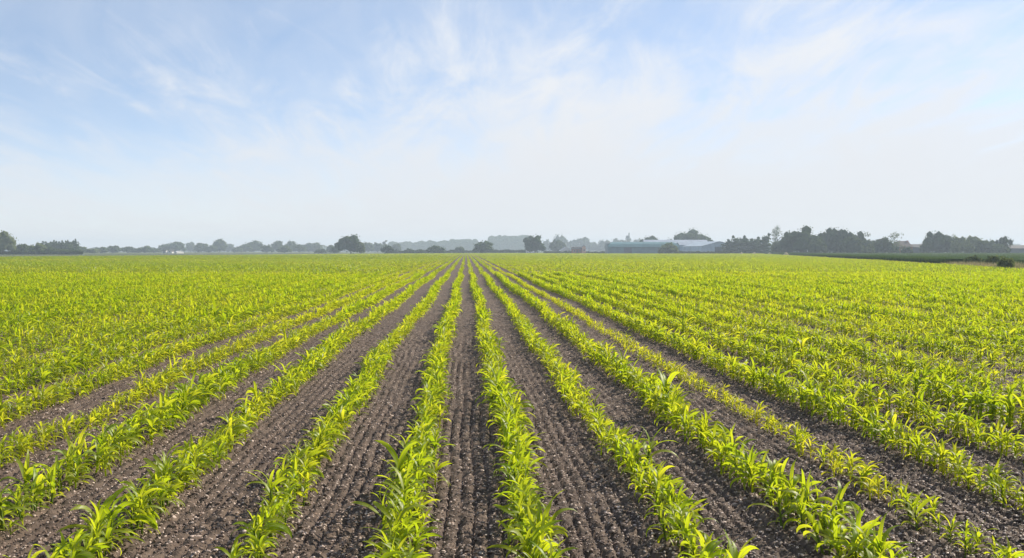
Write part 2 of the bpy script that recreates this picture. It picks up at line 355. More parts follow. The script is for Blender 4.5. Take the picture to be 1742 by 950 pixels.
# every plant position, row by row, thinning detail with distance
def in_view(x, y, mx=1.6): return (x > -0.49 * y - mx) & (x < 0.61 * y + mx) & (x < field_right(y) - 0.2) & (x > field_left(y) + 0.2)
def row_vigour(side, i):
    if side > 0 and i == 3: return 0.72, 0.78, 0.32      # size, stand, yellowness
    if side > 0 and i in (8, 14, 21): return 0.85, 0.8, 0.12
    if side < 0 and i == 4: return 0.98, 0.98, 0.2
    if side < 0 and i in (5, 9, 16): return 1.02, 0.98, 0.12
    return (1.0, 1.0, 0.0) if i < 2 else (1.12, 1.0, 0.0)
recs = []
for side, rows in ((1, ROWS_R), (-1, ROWS_L)):
    for i, x0 in enumerate(rows):
        y0 = max(3.6, (abs(x0) - 2.0) / 0.62); sz, stand, yel = row_vigour(side, i)
        for (a, b, step) in ((y0, 20, 0.044), (20, 62, 0.048), (62, 160, 0.12), (160, 320, 0.62), (320, FAR_Y, 1.25)):
            a = max(a, y0)
            if a >= b: continue
            y = np.arange(a, b, step); y = y + rng.normal(0, step * 0.22, len(y))
            x = row_x(x0, y) + rng.normal(0, 0.045, len(y))
            k = in_view(x, y) & (rng.random(len(y)) < stand * 0.97)
            x, y = x[k], y[k]
            if not len(x): continue
            v = VN[0](np.full_like(y, i * 3.7 + side * 50), y * 0.33); v2 = VN[1](np.full_like(y, i * 1.9 + side * 30), y * 1.1)
            pv = VN[2](x * 0.05 + 40, y * 0.05 + 9)
            s = sz * (0.76 + 0.36 * v + 0.2 * (v2 - 0.5)) * np.exp(rng.normal(0, 0.17, len(y)))
            s *= 0.90 + 0.0 * (1 - smooth01(5, 9, y))
            tint = 0.17 + yel + 0.30 * (pv - 0.5) + 0.25 * (1 - v) - 0.1 + rng.normal(0, 0.17, len(y)) + 0.03 * smooth01(25, 140, y)
            recs.append(np.stack([x, y, s, tint, rng.normal(0, 0.7, len(y)) + math.pi * 0, np.full(len(y), side * (i + 1))], -1))
P = np.concatenate(recs)
# the few noticeably tall plants of the photo
for px, py, s in ((255, 862, 1.42), (203, 905, 1.34), (12, 905, 1.4), (950, 945, 1.35), (1392, 885, 1.28), (1290, 905, 1.25), (640, 930, 1.25)):
    d = EYE * FPX / (py - HOR); q = at(px, d)
    j = np.argmin((P[:, 0] - q[0]) ** 2 + (P[:, 1] - q[1]) ** 2); P[j, 2] = s
gz = lambda x, y: soil_height(x, y) - 0.004

# the 300 plants that show largest become things of their own
bx = 871 + FPX * (P[:, 0] * math.cos(YAW) - P[:, 1] * math.sin(YAW)) / (P[:, 0] * math.sin(YAW) + P[:, 1] * math.cos(YAW))
dep = P[:, 0] * math.sin(YAW) + P[:, 1] * math.cos(YAW)
top = HOR + FPX * (EYE - 0.26 * P[:, 2]) / dep
seen = (bx > -15) & (bx < 1757) & (top < 940)
order = np.argsort(np.where(seen, -P[:, 2] / dep, 9))
order = np.argsort(np.where(seen, dep - 1.2 * (P[:, 2] - 1), 1e6))
ind = order[:298]
isind = np.zeros(len(P), bool); isind[ind] = True

proto_meshes = []
for k, ((sv, sq), lv) in enumerate(VAR_A):
    rr = np.random.default_rng(900 + k)
    ms = [('stem', np_mesh('maize_stem', sv, sq, mat=M_STEM, smooth=True, attr={'tint': np.full(len(sv), 0.3)}))]
    for V, F, tn, rb in lv: ms.append(('leaf', np_mesh('maize_leaf', V, F, mat=M_LEAF, smooth=True, attr={'tint': np.full(len(V), 0.33 + tn + rr.normal(0, 0.08)), 'rib': rb})))
    proto_meshes.append(ms)
ones = ['', 'first', 'second', 'third', 'fourth', 'fifth', 'sixth', 'seventh', 'eighth', 'ninth', 'tenth', 'eleventh', 'twelfth', 'thirteenth', 'fourteenth', 'fifteenth', 'sixteenth', 'seventeenth', 'eighteenth', 'nineteenth']
tens = ['', '', 'twent', 'thirt', 'fort', 'fift', 'sixt', 'sevent', 'eight']
def ordinal(n):
    if n < 20: return ones[n]
    t, o = divmod(n, 10); return tens[t] + ('ieth' if o == 0 else 'y-' + ones[o])
count = {}
for j in sorted(ind, key=lambda q: P[q, 1]):
    x, y, s, tint, rz, rw = P[j]; rw = int(rw); count[rw] = count.get(rw, 0) + 1; n = count[rw]
    look = 'tall' if s > 1.24 else 'short' if s < 0.8 else 'young'
    if tint > 0.6: look += ' yellowish'
    place = 'nearest' if n == 1 else ordinal(n) + ' nearest'
    lab = f"{look} maize plant, {place} in the {ordinal(abs(rw))} row {'right' if rw > 0 else 'left'} of the middle soil strip"
    root = thing('maize_plant', lab, 'maize plant', (x, y, float(gz(np.array(x), np.array(y)))), rz, 'young maize plants standing in drilled rows', s * (1 + 0.06 * rng.normal()))
    root.rotation_euler = (rng.normal(0, 0.09), rng.normal(0, 0.09), rz)
    for nm, me in proto_meshes[int(rng.integers(NVAR))]: link(nm, me, root)

# the thousands of others: one crop
def scatter(variants, idx, leaf_only=False):
    Vs, Qs, Ts, Rs, off = [], [], [], [], 0
    which = rng.integers(0, len(variants), len(idx))
    for k, ((sv, sq), lv) in enumerate(variants):
        p = P[idx[which == k]]
        if not len(p): continue
        parts = [] if leaf_only else [(sv, sq, 0.0, np.zeros(len(sv)))]
        parts += list(lv)
        vs = np.concatenate([q[0] for q in parts]); o = np.cumsum([0] + [len(q[0]) for q in parts]); fs = np.concatenate([q[1] + o[i] for i, q in enumerate(parts)])
        ltint = np.concatenate([np.full(len(q[0]), q[2]) for q in parts]); rib = np.concatenate([q[3] for q in parts])
        c, sn = np.cos(p[:, 4])[:, None], np.sin(p[:, 4])[:, None]
        V = np.stack([vs[None, :, 0] * c - vs[None, :, 1] * sn, vs[None, :, 0] * sn + vs[None, :, 1] * c, np.repeat(vs[None, :, 2], len(p), 0)], -1) * p[:, 2][:, None, None]
        g = gz(p[:, 0], p[:, 1])
        V += np.stack([p[:, 0], p[:, 1], g], -1)[:, None, :]
        Vs.append(V.reshape(-1, 3)); Qs.append((fs[None] + (np.arange(len(p)) * len(vs))[:, None, None]).reshape(-1, 4) + off); off += V.shape[0] * V.shape[1]
        Ts.append((p[:, 3][:, None] + ltint[None]).ravel()); Rs.append(np.tile(rib, len(p)))
    return np.concatenate(Vs), np.concatenate(Qs), np.concatenate(Ts), np.concatenate(Rs)
rest = np.where(~isind)[0]; ry = P[rest, 1]
farP = ry >= 62
P[rest[farP], 2] *= np.where(ry[farP] < 160, 1.12, 1.0)
chunks = []
chunks.append(scatter(VAR_A, rest[ry < 20])); chunks.append(scatter(VAR_B, rest[(ry >= 20) & (ry < 62)])); chunks.append(scatter(VAR_C, rest[(ry >= 62) & (ry < 160)], True))
# beyond 160 m a tuft of several plants at a time: the leaves are spread along the row
def tuft(seed, ln, n, hmul):
    (sv, sq), _ = plant_geo(seed, 2, 2, 1, 3); r = np.random.default_rng(seed); lv = []
    for i in range(n):
        V, F = leaf_geo(r, 0.05 + 0.1 * r.random(), r.random() * 6.28, 1.0, 1.6, 0.24 * hmul, 0.10, r.normal(0, 0.8), 2, 1, 0.2)
        V[:, 1] += (r.random() - 0.5) * ln; V[:, 0] += r.normal(0, 0.04); lv.append((V, F, r.normal(0, 0.1), np.zeros(len(V))))
    return (sv, sq), lv
P[rest[ry >= 160], 4] *= 0.1
chunks.append(scatter([tuft(300 + i, 0.6, 7, 1.0) for i in range(6)], rest[(ry >= 160) & (ry < 320)], True))
chunks.append(scatter([tuft(320 + i, 1.25, 8, 1.15) for i in range(6)], rest[ry >= 320], True))
o = 0; Q = []
for V, q, t, rb in chunks: Q.append(q + o); o += len(V)
crop = link('maize_crop', np_mesh('maize_crop', np.concatenate([c[0] for c in chunks]), np.concatenate(Q), mat=M_LEAF, smooth=True, attr={'tint': np.concatenate([c[2] for c in chunks]), 'rib': np.concatenate([c[3] for c in chunks])}))
tag(crop, 'rows of young yellow green maize running away to the treeline', 'maize crop', kind='stuff')
print('PLANTS', len(P), 'crop verts', o, 'quads', sum(len(q) for q in Q))

# ------------------------------------------------------------------ the taller cereal field and its rough margin on the right
M_CEREAL = leaf_mat('cereal_leaf', (0.035, 0.075, 0.025), (0.09, 0.13, 0.05), (0.05, 0.11, 0.03), (0.14, 0.19, 0.06), 0.4, 0.03, objvar=0.0)
M_MARGIN = leaf_mat('dry_grass', (0.12, 0.13, 0.045), (0.40, 0.33, 0.20), (0.12, 0.14, 0.04), (0.36, 0.30, 0.17), 0.4, 0.02, objvar=0.0)
def blades(x, y, z0, h, w, tint, lean=0.25):
    n = len(x); a = rng.random(n) * 6.28; l = rng.normal(0, lean, (n, 2)) * h[:, None]
    b1 = np.stack([x - w * np.cos(a), y - w * np.sin(a), z0], -1); b2 = np.stack([x + w * np.cos(a), y + w * np.sin(a), z0], -1)
    m = np.stack([x + l[:, 0], y + l[:, 1], z0 + h], -1)
    return np.stack([b1, b2, m], 1), np.repeat(tint, 3)
# dense stand as a block with a ragged top, clothed in blades
NB = 240000
yb = 60 * (460 / 60) ** rng.random(NB)
off = np.where(rng.random(NB) < 0.45, rng.random(NB) ** 1.5 * 2.5, rng.random(NB) * np.minimum(yb * 0.8, 260))
xb = field_right(yb) + 1.2 + off
kk = (xb < 0.66 * yb + 3) & ~((yb < 112) & (xb < field_right(yb) + 5 + 6 * rng.random(NB)))
xb, yb, off = xb[kk], yb[kk], off[kk]
hb = 0.72 + 0.12 * VN[3](xb * 0.3, yb * 0.3) + rng.normal(0, 0.05, len(xb)); zb = np.where(off < 2.5, 0.0, 0.30) + 0 * xb
wb = np.clip(yb * 0.00028, 0.03, 0.1)
BV, BT = blades(xb, yb, zb, hb - zb, wb, 0.30 + 0.5 * (VN[4](xb * 0.06, yb * 0.03) - 0.3) + rng.normal(0, 0.18, len(xb)), 0.12)
yy = np.concatenate([np.linspace(60, 470, 180)]); t2 = np.concatenate([[0, 0.001], np.linspace(0.004, 1, 60)])
ex = field_right(yy) + 1.5; ex = np.where(yy < 112, ex + 7, ex); rxx = np.maximum(0.68 * yy + 6, ex + 4)
TX = ex[:, None] + t2[None] * (rxx - ex)[:, None]; TY = np.repeat(yy[:, None], len(t2), 1)
TZ = 0.56 + 0.10 * VN[3](TX * 0.3, TY * 0.3); TZ[:, 0] = -0.1; TX[:, 0] = TX[:, 1]
gq = grid_quads(len(yy), len(t2)); nb = len(BV) * 3
CV = np.concatenate([BV.reshape(-1, 3), np.stack([TX, TY, TZ], -1).reshape(-1, 3)])
tag(link('cereal_crop', np_mesh('cereal_crop', CV, gq + nb, np.arange(nb).reshape(-1, 3), mat=M_CEREAL, attr={'tint': np.concatenate([BT, np.full(TX.size, 0.32)])})),
    'dense blue green cereal crop standing beyond the right edge of the maize', 'cereal crop', kind='stuff')
NG = 45000
yg = 45 + rng.random(NG) ** 1.4 * 420; og = rng.random(NG) * np.where(yg < 115, 8.0, 1.3)
xg = field_right(yg) - 0.2 + og; kk = (xg < 0.66 * yg + 3); xg, yg, og = xg[kk], yg[kk], og[kk]
pn = VN[5](xg * 0.35, yg * 0.22)
hg = (0.16 + 0.55 * pn * smooth01(0.6, 3.5, og)) * (0.7 + 0.6 * rng.random(len(xg)))
GVv, GT = blades(xg, yg, 0 * xg - 0.05, hg + 0.05, np.clip(yg * 0.0003, 0.02, 0.06), 0.15 + 0.9 * (VN[2](xg * 0.25 + 7, yg * 0.15) - 0.1) + rng.normal(0, 0.15, len(xg)), 0.3)
tag(link('margin_grass', np_mesh('margin_grass', GVv, tris=np.arange(len(GVv) * 3).reshape(-1, 3), mat=M_MARGIN, attr={'tint': GT})),
    'rough straw coloured grass along the strip between maize and cereal', 'grass', kind='stuff')

# ------------------------------------------------------------------ trees
M_TREE = {
    'dark': leaf_mat('foliage_dark', (0.026, 0.050, 0.016), (0.09, 0.13, 0.036), (0.035, 0.07, 0.012), (0.09, 0.15, 0.026), 0.28, 0.0, objvar=0.5),
    'mid': leaf_mat('foliage_mid', (0.045, 0.07, 0.024), (0.12, 0.15, 0.05), (0.05, 0.09, 0.02), (0.12, 0.16, 0.035), 0.3, 0.0, objvar=0.5),
    'pale': leaf_mat('foliage_pale', (0.09, 0.12, 0.045), (0.19, 0.22, 0.085), (0.08, 0.12, 0.035), (0.18, 0.22, 0.06), 0.35, 0.0, objvar=0.4),
}
M_BARK = simple_mat('bark', (0.09, 0.075, 0.06), 0.9, 0.3, 3.0)
def crown_mesh(r, H, Wd, z0, kind, mat, clump, n, depth=None):
    """uneven crown: several unequal lobes, each a cloud of small leaf clumps"""
    D = depth or Wd
    lobes = []
    if kind == 'conifer':
        for f in np.linspace(0, 1, 7): lobes.append((r.normal(0, 0.03 * Wd), r.normal(0, 0.03 * Wd), z0 + (H - z0) * (0.04 + 0.88 * f), Wd * 0.5 * (1 - f) ** 0.8 + 0.25, (H - z0) * 0.12 + 0.2))
    elif kind == 'spike':
        for f in np.linspace(0, 1, 6): lobes.append((r.normal(0, 0.06 * Wd), r.normal(0, 0.06 * Wd), z0 + (H - z0) * (0.10 + 0.84 * f), Wd * (0.50 - 0.40 * f ** 3), (H - z0) * 0.14))
    elif kind == 'airy':
        for i in range(9):
            a = r.random() * 6.28; q = Wd * 0.5 * (0.25 + 0.5 * r.random()); f = r.random()
            lobes.append((q * math.cos(a), q * math.sin(a), z0 + (H - z0) * (0.12 + 0.74 * f), Wd * (0.13 + 0.08 * r.random()), (H - z0) * (0.09 + 0.05 * r.random())))
        lobes.append((0, 0, H - (H - z0) * 0.13, Wd * 0.2, (H - z0) * 0.13)); lobes.append((0, 0, z0 + (H - z0) * 0.25, Wd * 0.28, (H - z0) * 0.25))
    else:
        hh = H - z0; nl = 15
        lobes.append((0, 0, z0 + hh * 0.36, Wd * 0.33, hh * 0.40))
        for i in range(nl):
            zz = 1 - 1.35 * (i + 0.5) / nl; a = i * 2.39996 + r.normal(0, 0.3); q = math.sqrt(max(0, 1 - zz * zz))
            k = 1 + r.normal(0, 0.10)
            lobes.append((Wd * 0.34 * q * math.cos(a) * k, D * 0.34 * q * math.sin(a) * k, z0 + hh * (0.30 + (0.42 if zz > 0 else 0.34) * zz * k), Wd * (0.15 + 0.07 * r.random()), hh * (0.17 + 0.07 * r.random())))
    vol = np.array([l[3] * l[3] * l[4] for l in lobes]) ** 0.66; vol /= vol.sum()
    pick = r.choice(len(lobes), n, p=vol); LB = np.array(lobes)[pick]; lt = r.normal(0, 0.22, len(lobes))
    d = r.normal(size=(n, 3)); d /= np.linalg.norm(d, axis=1)[:, None]
    rad = (0.62 + 0.40 * r.random(n) ** 0.7) * (1 + 0.10 * r.normal(size=n)) if kind != 'airy' else 0.1 + 0.95 * r.random(n) ** 0.45
    pos = LB[:, :3] + d * LB[:, [3, 3, 4]] * rad[:, None]
    lobe_t = lt[pick]
    keep = (pos[:, 2] > 0.05) & (pos[:, 2] < H * 1.01); pos, d, lobe_t = pos[keep], d[keep], lobe_t[keep]; n = len(pos)
    ext = np.percentile(np.abs(pos[:, 0]), 97); pos[:, :2] *= Wd * 0.5 / max(ext, 0.1) ; fx = Wd * 0.5 / max(ext, 0.1)
    zt = np.percentile(pos[:, 2], 99.6); fz = (H - z0) / max(zt - z0, 0.1); pos[:, 2] = z0 + (pos[:, 2] - z0) * fz
    ok = (np.abs(pos[:, :2]).max(1) < Wd * 0.5 * 1.06) & (pos[:, 2] < H * 1.02); pos, d, lobe_t = pos[ok], d[ok], lobe_t[ok]; n = len(pos)
    # a clump is a small bent spray of two faces
    nrm = d + r.normal(0, 0.55, (n, 3)); nrm /= np.linalg.norm(nrm, axis=1)[:, None]
    u = np.cross(nrm, r.normal(size=(n, 3))); u /= np.linalg.norm(u, axis=1)[:, None]; v = np.cross(nrm, u)
    s = clump * (0.55 + 0.9 * r.random(n))[:, None]
    a, b, c, e = pos - u * s, pos - v * s * 0.7 + nrm * s * 0.25, pos + u * s, pos + v * s * 0.7 + nrm * s * 0.2
    V = np.stack([a, b, c, e], 1).reshape(-1, 3); F = np.arange(n * 4).reshape(-1, 4)
    tint = np.repeat(np.clip(0.40 + lobe_t + r.normal(0, 0.18, n), 0, 1), 4)
    # lumpy inner masses of the same foliage, so that dense crowns are opaque
    iv, it, o2 = [], [], len(V)
    if kind != 'airy':
        for L in lobes:
            j = 0.74 * (0.9 + 0.2 * r.random(12)); q = ico * j[:, None] * np.array([L[3], L[3] * (D / Wd if kind == 'round' else 1), L[4]]) + np.array(L[:3])
            q[:, :2] *= fx; q[:, 2] = np.maximum(z0 + (q[:, 2] - z0) * fz, 0.1); iv.append(q); it.append(icof + o2); o2 += 12
        V = np.concatenate([V] + iv); tint = np.concatenate([tint, np.full(o2 - len(tint), 0.3)])
    return np_mesh('crown', V, F, np.concatenate(it) if it else None, mat=mat, attr={'tint': tint})
def trunk_mesh(r, h, rad):
    V, Q, o = [], [], 0
    def limb(p, q, r0, r1, ns=3, k=6):
        nonlocal o
        p, q = np.array(p, float), np.array(q, float); ax = (q - p) / np.linalg.norm(q - p)
        e = np.cross(ax, [0.3, 0.9, 0.1]); e /= np.linalg.norm(e); f = np.cross(ax, e)
        for i in range(ns + 1):
            t = i / ns; c = p + (q - p) * t + r.normal(0, 0.06 * rad, 3) * (0 < i < ns); rr = r0 + (r1 - r0) * t
            for j in range(k): V.append(c + rr * (math.cos(j * 6.2832 / k) * e + math.sin(j * 6.2832 / k) * f))
        for i in range(ns):
            for j in range(k): Q.append([o + i * k + j, o + i * k + (j + 1) % k, o + (i + 1) * k + (j + 1) % k, o + (i + 1) * k + j])
        o += (ns + 1) * k
    limb((0, 0, -0.15), (0, 0, h * 0.55), rad * 1.25, rad * 0.7); limb((0, 0, h * 0.5), (r.normal(0, 0.05 * h), r.normal(0, .05 * h), h * 0.95), rad * 0.7, rad * 0.2)
    for i in range(4):
        a = i * 1.57 + r.random(); z = h * (0.38 + 0.1 * i); limb((0, 0, z), (0.26 * h * math.cos(a), 0.26 * h * math.sin(a), z + h * 0.24), rad * 0.42, rad * 0.12, 2, 5)
    return np_mesh('trunk', np.array(V), np.array(Q), mat=M_BARK, smooth=True)
tree_seed = [1000]
def tree(px, hw, py, d, kind, tone, label, name='tree', cat='tree', group=None, lowcrown=0.12):
    r = np.random.default_rng(tree_seed[0]); tree_seed[0] += 1
    p = at(px, d); H = max(height_at(py, d), 1.0); Wd = 2 * hw * d / FPX
    if group == GR and kind == 'round': Wd *= 1.18
    root = thing(name, label, cat, (p[0], p[1], -0.12), 0.0, group)
    bush = cat in ('bush', 'shrub')
    H += 0.12
    z0 = H * (0.02 if bush else lowcrown)
    clump = max(0.16, d * 0.00075) * (0.8 if kind == 'airy' else 1)
    n = int(np.clip(3.2 * Wd * H / clump ** 2 * 0.16 + 150, 200, 2600)) if kind != 'airy' else int(np.clip(3.0 * Wd * H / clump ** 2 * 0.16 + 200, 260, 1500))
    link('crown', crown_mesh(r, H, Wd, z0, kind, M_TREE[tone], clump, n), root)
    link('trunk', trunk_mesh(r, H * (0.45 if bush else 0.72), max(0.06, 0.028 * H)), root)
    return root
GC, GL, GR = 'trees along the treeline behind the middle of the field', 'trees along the treeline on the left', 'trees round the farm on the right'
GF = 'hazy trees far behind the treeline'
LOWB = 'bushes along the field edge'
T = [
 # ---- left end
 (3, 23, 393, 430, 'round', 'pale', 'big pale green tree cut by the left edge of the photo', GL),
 (38, 17, 415, 445, 'round', 'mid', 'rounded green bush right beside the big pale tree at the left end', LOWB),
 (66, 14, 412.5, 440, 'round', 'pale', 'pale green bush just before the flat topped conifer block', LOWB),
 (86, 9, 421, 440, 'round', 'mid', 'low bush against the left foot of the dark conifer block', LOWB),
 (105, 11, 423, 445, 'round', 'mid', 'low bush against the middle of the dark conifer block', LOWB),
 (122, 10, 423.5, 440, 'round', 'mid', 'low bush against the right foot of the dark conifer block', LOWB),
 (137, 10, 418, 640, 'round', 'mid', 'small tree leaning on the right end of the conifer block', GL),
 (157, 11, 423, 600, 'round', 'pale', 'low pale bush in the dip right of the conifer block', LOWB),
 (173, 10, 420.5, 680, 'round', 'mid', 'left one of the two flat crowned trees right of the dip', GL),
 (193, 13, 418.5, 700, 'round', 'mid', 'right one of the two flat crowned trees right of the dip', GL),
 (218, 11, 420, 760, 'round', 'mid', 'low hazy tree between the flat crowned pair and the dome', GL),
 (234, 9, 423, 760, 'round', 'mid', 'lowest hazy tree left of the small dark dome', GL),
 (248, 11, 418.5, 740, 'round', 'dark', 'small dark dome tree standing left of the white cottage', GL),
 (264, 8, 422, 800, 'round', 'mid', 'tiny hazy tree in the gap left of the white cottage', GL),
 (281, 12, 415, 900, 'round', 'mid', 'grey green tree right above the white cottage', GL),
 (302, 14, 412, 900, 'round', 'dark', 'broad flat topped tree above the slanting white roof', GL),
 (325, 8, 412.5, 1150, 'round', 'mid', 'thin pointed far tree right of the broad flat topped one', GF),
 (343, 12, 413.5, 880, 'round', 'mid', 'peaked tree left of the tallest dome of the left treeline', GL),
 (358, 11, 417, 860, 'round', 'mid', 'low tree filling the saddle beside the tallest left dome', GL),
 (373, 12, 406.5, 900, 'round', 'mid', 'tallest narrow dome of the left treeline', GL),
 (389, 11, 415, 1150, 'round', 'mid', 'hazy shoulder tree right of the tallest left dome', GF),
 (404, 9, 420, 900, 'round', 'mid', 'low tree at the left foot of the smooth blue dome', GL),
 (418, 11, 415.5, 920, 'round', 'mid', 'sloping left half of the smooth blue dome of trees', GL),
 (432, 15, 409.5, 940, 'round', 'mid', 'smooth blue grey dome left of the twin peaked trees', GL),
 (455, 11, 417, 800, 'round', 'mid', 'low tree between the blue dome and the twin peaks', GL),
 (474, 13, 410.5, 900, 'round', 'mid', 'left one of the twin peaked trees', GL),
 (484, 12, 419, 720, 'round', 'mid', 'low green tree below and between the twin peaks', GL),
 (496, 11, 409.5, 920, 'round', 'mid', 'right one of the twin peaked trees', GL),
 (510, 11, 415.5, 850, 'round', 'mid', 'sloping tree right of the twin peaks', GL),
 (525, 11, 413, 980, 'round', 'mid', 'left half of the level topped hazy pair', GL),
 (538, 10, 413.5, 980, 'round', 'mid', 'right half of the level topped hazy pair', GL),
 (549, 8, 417, 1250, 'airy', 'pale', 'faint feathery far tree left of the great dark tree', GF),
 (546, 10, 423.5, 640, 'round', 'mid', 'low bush in front of the faint feathery tree', LOWB),
 (563, 8, 417.5, 760, 'round', 'mid', 'small hazy tree two steps left of the great dark tree', GC),
 (571, 8, 419, 620, 'round', 'dark', 'small dark tree touching the left side of the great dark tree', GC),
 # ---- centre
 (597, 24, 399.5, 520, 'round', 'dark', 'great dark round tree, biggest left of the meeting rows', GC),
 (614, 8, 413, 515, 'round', 'pale', 'pale bush hugging the right side of the great dark tree', LOWB),
 (626, 10, 411.5, 900, 'round', 'mid', 'hazy tree just right of the great dark tree', GC),
 (643, 12, 413.5, 950, 'round', 'mid', 'flat hazy tree behind the small dark round one', GC),
 (655, 6, 410, 960, 'spike', 'mid', 'thin hazy spire above the small dark round tree', GC),
 (659, 11, 418, 540, 'round', 'dark', 'small dark round tree below the thin hazy spire', GC),
 (675, 9, 415, 900, 'round', 'mid', 'hazy tree right of the small dark round one', GC),
 (696, 9, 423.5, 560, 'round', 'dark', 'left of two low bushes before the long far wood', LOWB),
 (714, 8, 425, 560, 'round', 'dark', 'right of two low bushes before the long far wood', LOWB),
 (742, 16, 418, 540, 'round', 'dark', 'wide dark bush left of where the rows meet', LOWB),
 (782, 8, 420, 620, 'round', 'dark', 'small pointed dark bush right where the rows meet', LOWB),
 (823, 17, 410, 560, 'round', 'dark', 'dense dark round tree right of where the rows meet', GC),
 (910, 18, 399, 560, 'round', 'dark', 'tall dark tree above the white van', GC),
 (948, 14, 408, 760, 'round', 'mid', 'grey green tree left of the brick cottage', GC),
 (953, 13, 399.5, 1250, 'round', 'mid', 'tall hazy tree behind the grey green tree by the cottage', GF),
 (930, 9, 408, 1250, 'round', 'mid', 'hazy shoulder between the tall dark tree and the next', GF),
 (973, 12, 409, 1250, 'round', 'mid', 'hazy tree above the white roofed shed', GF),
 (992, 14, 403.5, 1250, 'round', 'mid', 'hazy dome standing over the brick cottage', GF),
 (1009, 9, 412, 1300, 'round', 'mid', 'low hazy tree right behind the brick cottage', GF),
 (1029, 13, 408, 1250, 'round', 'mid', 'hazy tree left of the teal barn', GF),
 (1054, 17, 406, 1250, 'round', 'mid', 'wide hazy tree peeping over the teal barn roof', GF),
 (1069, 7, 397.5, 1250, 'spike', 'mid', 'hazy spire rising over the teal barn roof', GF),
 (1085, 11, 407, 1300, 'round', 'mid', 'hazy tree top right of the spire over the teal barn', GF),
 # ---- farm
 (1105, 16, 402, 640, 'round', 'dark', 'dark flat tree top behind the ridge of the teal barn', GR),
 (1170, 29, 388.5, 640, 'round', 'dark', 'largest dark tree rising behind the blue barns', GR),
 (1197, 13, 402, 640, 'round', 'dark', 'lower dark crown right of the largest tree behind the barns', GR),
 (1137, 13, 413, 470, 'round', 'pale', 'round pale green tree in front of the teal barn end', GR),
 (1240, 15, 408, 500, 'spike', 'dark', 'dark conifer touching the right end of the gabled shed', GR),
 (1250, 14, 403.5, 500, 'spike', 'dark', 'first of the dark conifers with a crooked leader', GR),
 (1266, 16, 403, 500, 'spike', 'dark', 'second crooked conifer right of the gabled shed', GR),
 (1277, 16, 407, 500, 'spike', 'dark', 'shorter conifer between the crooked leaders', GR),
 (1287, 14, 404, 500, 'spike', 'dark', 'third crooked conifer right of the gabled shed', GR),
 (1302, 15, 399.5, 490, 'spike', 'dark', 'tallest of the dark conifers, beside the airy tree', GR),
 (1322, 11, 384.5, 460, 'airy', 'mid', 'airy tree with sky showing through, right of the conifers', GR),
 (1323, 11, 410, 440, 'round', 'pale', 'pale bush at the foot of the airy tree', LOWB),
 (1347, 18, 394, 440, 'round', 'dark', 'dark left shoulder of the biggest right hand tree', GR),
 (1364, 27, 384, 430, 'round', 'dark', 'biggest broad tree in the clump on the right', GR),
 (1388, 13, 405, 410, 'round', 'mid', 'green skirt of foliage right of the biggest broad tree', GR),
 (1406, 15, 388.5, 440, 'round', 'dark', 'left one of the two joined dark crowns', GR),
 (1428, 20, 387.5, 440, 'round', 'dark', 'right one of the two joined dark crowns', GR),
 (1449, 15, 402, 410, 'round', 'mid', 'green bushy tree right of the joined dark crowns', GR),
 (1460, 12, 393.5, 450, 'round', 'mid', 'small topped tree left of the arching crown', GR),
 (1474, 14, 396, 450, 'airy', 'mid', 'arching loose crown in the middle of the right clump', GR),
 (1472, 13, 408, 430, 'round', 'mid', 'dense lower foliage under the arching crown', GR),
 (1480, 7, 416, 400, 'round', 'pale', 'narrow pale shrub at the foot of the arching crown', LOWB),
 (1490, 9, 408, 450, 'round', 'dark', 'low dark tree in the dip after the arching crown', GR),
 (1503, 14, 404, 410, 'round', 'mid', 'rounded green tree left of the open airy tree', GR),
 (1525, 14, 395.5, 440, 'airy', 'mid', 'open airy tree just left of the brown roof', GR),
 (1519, 10, 415, 430, 'round', 'dark', 'dark bush under the open airy tree', LOWB),
 (1543, 10, 420, 400, 'round', 'mid', 'low bush in front of the brown roofed house', LOWB),
 (1580, 12, 405, 430, 'round', 'dark', 'left shoulder of the dark tree beyond the brown roof', GR),
 (1592, 17, 394, 430, 'round', 'dark', 'dark peaked tree right of the brown roofed house', GR),
 (1611, 14, 401, 430, 'round', 'mid', 'grey green tree right of the dark peaked one', GR),
 (1622, 8, 399, 450, 'airy', 'pale', 'thin pale tree with a bright gap beside it', GR),
 (1634, 12, 403, 420, 'round', 'pale', 'left pale tree behind the bright dome bush', GR),
 (1655, 14, 401.5, 430, 'round', 'pale', 'right pale tree behind the bright dome bush', GR),
 (1625, 8, 414, 395, 'round', 'pale', 'small pale bush left of the bright dome bush', LOWB),
 (1648, 9, 416.5, 390, 'round', 'pale', 'bright dome shaped bush at the edge of the cereal', LOWB),
 (1671, 11, 411, 420, 'round', 'dark', 'dark low tree right of the pale pair', GR),
 (1684, 13, 408, 420, 'round', 'mid', 'rounded green tree left of the last round tree', GR),
 (1708, 11, 402.5, 420, 'round', 'dark', 'last round tree before the long dark roof on the right', GR),
 (1701, 12, 416, 410, 'round', 'mid', 'low growth at the foot of the last round tree', LOWB),
]
for px, hw, py, d, kind, tone, label, grp in T:
    bush = grp == LOWB
    tree(px, hw, py, d, kind, tone, label, 'bush' if bush else 'tree', 'bush' if bush else 'tree', grp, 0.02)
for i, px in enumerate(np.linspace(74, 129, 11)):
    tree(px + rng.normal(0, 0.5), 8.5, 411.2 + rng.normal(0, 0.8) + (1.0 if i < 3 else 0) - (1.5 if i == 10 else 0), 540 + rng.normal(0, 4), 'spike', 'dark',
         'dark conifer, one of the even stand forming the flat topped block on the left', 'conifer', 'tree', 'conifers of the flat topped block', 0.04)
